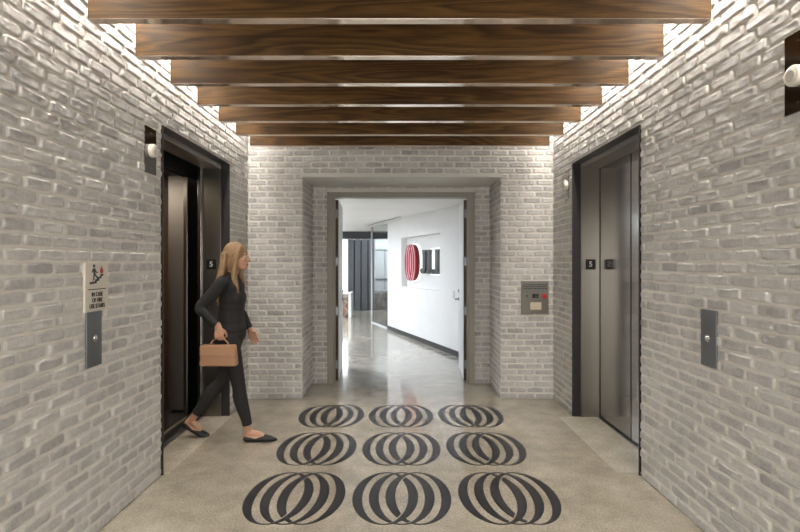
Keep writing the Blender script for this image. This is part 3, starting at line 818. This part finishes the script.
# head
ell(bm, HC_+Vector((-.012,0,.025)), (.094,.074,.098)); ell(bm, HC_+Vector((.030,0,-.030)), (.058,.058,.078))
ell(bm, HC_+Vector((.062,0,-.088)), (.026,.026,.022)); chain(bm, [(HC_+Vector((-.02,.045,-.055)),.018),(HC_+Vector((.055,.018,-.092)),.017)]); chain(bm, [(HC_+Vector((-.02,-.045,-.055)),.018),(HC_+Vector((.055,-.018,-.092)),.017)])
chain(bm, [(HC_+Vector((.080,0,.012)),.010),(HC_+Vector((.098,0,-.018)),.012),(HC_+Vector((.108,0,-.032)),.0105)])
for s in (-1,1):
    ell(bm, HC_+Vector((.094,s*.010,-.034)), (.010,.009,.008)); ell(bm, HC_+Vector((.078,s*.028,.026)), (.012,.022,.008))
    ell(bm, HC_+Vector((.066,s*.038,-.020)), (.018,.018,.018)); ell(bm, HC_+Vector((-.004,s*.074,-.005)), (.018,.008,.029))
ell(bm, HC_+Vector((.084,0,-.058)), (.012,.022,.0055)); ell(bm, HC_+Vector((.083,0,-.067)), (.011,.019,.006))
body = fuse('body', bm, SKIN, pr, .0045, 3)
EYE = mat('eye_white', (.75,.73,.70), .2); IRIS = mat('eye_iris', (.06,.035,.02), .2); LIP = mat('lips', (.42,.14,.11), .45)
for s in (-1,1):
    bm = Shell(); ell(bm, HC_+Vector((.0775,s*.030,.006)), (.0125,.0135,.0095)); e = obj('eye', (bm.v, bm.f), EYE, pr, True)
    bm = Shell(); ell(bm, HC_+Vector((.0885,s*.031,.006)), (.003,.006,.006)); obj('iris', (bm.v, bm.f), IRIS, e, True)
bm = Shell(); ell(bm, HC_+Vector((.088,0,-.058)), (.010,.020,.0045)); ell(bm, HC_+Vector((.087,0,-.067)), (.009,.017,.005)); obj('mouth', (bm.v, bm.f), LIP, pr, True)
# hair
bm = Shell()
ell(bm, HC_+Vector((-.022,0,.036)), (.104,.088,.104)); ell(bm, HC_+Vector((-.050,0,-.03)), (.075,.085,.10))
for s in (-1,1):
    chain(bm, smoothchain([(HC_+Vector((.045,s*.050,.085)),.020),(HC_+Vector((.020,s*.078,.02)),.022),(HC_+Vector((.006,s*.085,-.07)),.024),(HC_+Vector((.000,s*.088,-.16)),.028),(HC_+Vector((.018,s*.085,-.26)),.024),(HC_+Vector((.030,s*.080,-.34)),.010)]))
for k in range(9):
    y = (k-4)*.021
    chain(bm, smoothchain([(HC_+Vector((-.090,y,.02)),.030),(HC_+Vector((-.100,y*1.1,-.10)),.032),(HC_+Vector((-.130,y*1.25,-.22)),.030),(HC_+Vector((-.140,y*1.2,-.33)),.024),(HC_+Vector((-.128,y*1.1,-.42-.01*(k%3))),.010)]))
# clear the face: the front of the cap stays behind the brow
o = fuse('hair', bm, HAIRM, pr, .006, 3)
# trousers
bm = Shell()
for c, rr in (((-.004,0,.93),(.128,.172,.105)),((-.055,0,.895),(.092,.150,.095)),((0,0,1.0),(.098,.142,.06))): ell(bm, c, rr)
for H_, K_, A_ in ((RH,RK,RA),(LH,LK,LA)):
    H_, K_, A_ = map(Vector,(H_,K_,A_)); back = Vector((-.012,0,0))
    end = K_.lerp(A_,.88)
    chain(bm, smoothchain([(H_,.096),(H_.lerp(K_,.45),.079),(K_,.058),(K_.lerp(A_,.3)+back,.060),(K_.lerp(A_,.72),.046)])); 
    bm.cone(K_.lerp(A_,.70), end, .0455, .042)
fuse('trousers', bm, TRS, pr, .006, 3)
# top
bm = Shell()
for c, rr in (((0,0,1.04),(.112,.154,.13)),((.0,0,1.10),(.106,.148,.14)),((.004,0,1.18),(.108,.150,.14)),((.008,0,1.24),(.116,.158,.12)),((.0,0,1.33),(.106,.165,.09)),((-.005,0,1.395),(.076,.142,.052))): ell(bm, c, rr)
ell(bm, (-.004,0,.975), (.130,.174,.105))
chain(bm, [((-.004,0,1.41),.066),((.004,0,1.435),.060)])
for S_, E_, W_ in ((RS,RE,RW),(LS,LE,LW)):
    S_, E_, W_ = map(Vector,(S_,E_,W_))
    chain(bm, smoothchain([(S_,.060),(S_.lerp(E_,.5),.053),(E_,.045),(E_.lerp(W_,.3),.045),(E_.lerp(W_,.75),.036)])); bm.cone(E_.lerp(W_,.7), E_.lerp(W_,.93), .0365, .033)
fuse('jacket', bm, TOP, pr, .006, 14)
# ballet flats: low, open over the instep
for nm, F_ in (('shoe',RF),('shoe',LF)):
    A_, heel, ball, toe = map(Vector, F_); ax = (ball-heel).normalized(); up = Vector((-ax.z,0,ax.x))
    bm = Shell()
    for s in (-.015,.013): chain(bm, [(heel+Vector((0,s,0))-up*.006,.0255),((heel+ball)/2+Vector((0,s*1.1,0))-up*.009,.021),(ball+Vector((0,s*1.35,0)),.0245),(toe+Vector((0,s*.6,0)),.0165)])
    chain(bm, [(ball+up*.004,.028),(ball.lerp(toe,.6)+up*.002,.024),(toe+(toe-ball)*.25,.014)])
    for i_, v_ in enumerate(bm.v):                      # flat sole
        h = (v_-heel).dot(up)
        if h < -.031: bm.v[i_] = v_ + up*(-.031-h)
    ob = fuse(nm, bm, SHOE, pr, .004, 2)
# tan bag held in the near hand
TAN = mat('tan_leather', (.36,.20,.115), .5)
hp = Vector(RW) + Vector((.004,.012,-.098))
bag = thing('handbag', 'tan leather handbag carried at the hip by the walking person', 'handbag', (-1.485+hp.x, 4.405+hp.y, hp.z-.225))
bm = NB(-.155,.150,-.040,.040,0,.175,.014,3)
for v_ in bm.verts:
    if v_.co.z > .09: v_.co.x *= .93; v_.co.y *= .55
obj('bag_body', bm, TAN, bag, True)
bm = NB(-.148,.143,-.044,-.030,.085,.172,.006); 
obj('flap', bm, TAN, bag)
for s in (-1,1):
    bm = Shell(); pts = [(Vector((.075*math.cos(PI*k/12), s*.014*(1-.8*math.sin(PI*k/12)), .165+.062*math.sin(PI*k/12))), .0045) for k in range(13)]
    chain(bm, pts); obj('handle', (bm.v, bm.f), TAN, bag, True)


# ------------------------------------------------------------------ world, camera
w = bpy.data.worlds.new('World'); bpy.context.scene.world = w; w.use_nodes = True
w.node_tree.nodes['Background'].inputs[0].default_value = (.5,.5,.5,1); w.node_tree.nodes['Background'].inputs[1].default_value = .1
cam = bpy.data.cameras.new('camera'); co_ = bpy.data.objects.new('camera', cam); C.objects.link(co_)
cam.sensor_width = 36; cam.lens = 500*36/800; cam.shift_y = -3/800; cam.clip_start = .05
co_.location = (0,0,ZCAM); co_.rotation_euler = (PI/2,0,0)
sc = bpy.context.scene; sc.camera = co_
sc.view_settings.view_transform = 'Standard'; sc.view_settings.look = 'None'; sc.view_settings.gamma = 1
sc.view_settings.use_curve_mapping = False; sc.view_settings.exposure = 0.38
sc.cycles.max_bounces = 10; sc.cycles.diffuse_bounces = 6; sc.cycles.use_denoising = True
sc.cycles.sample_clamp_indirect = 6
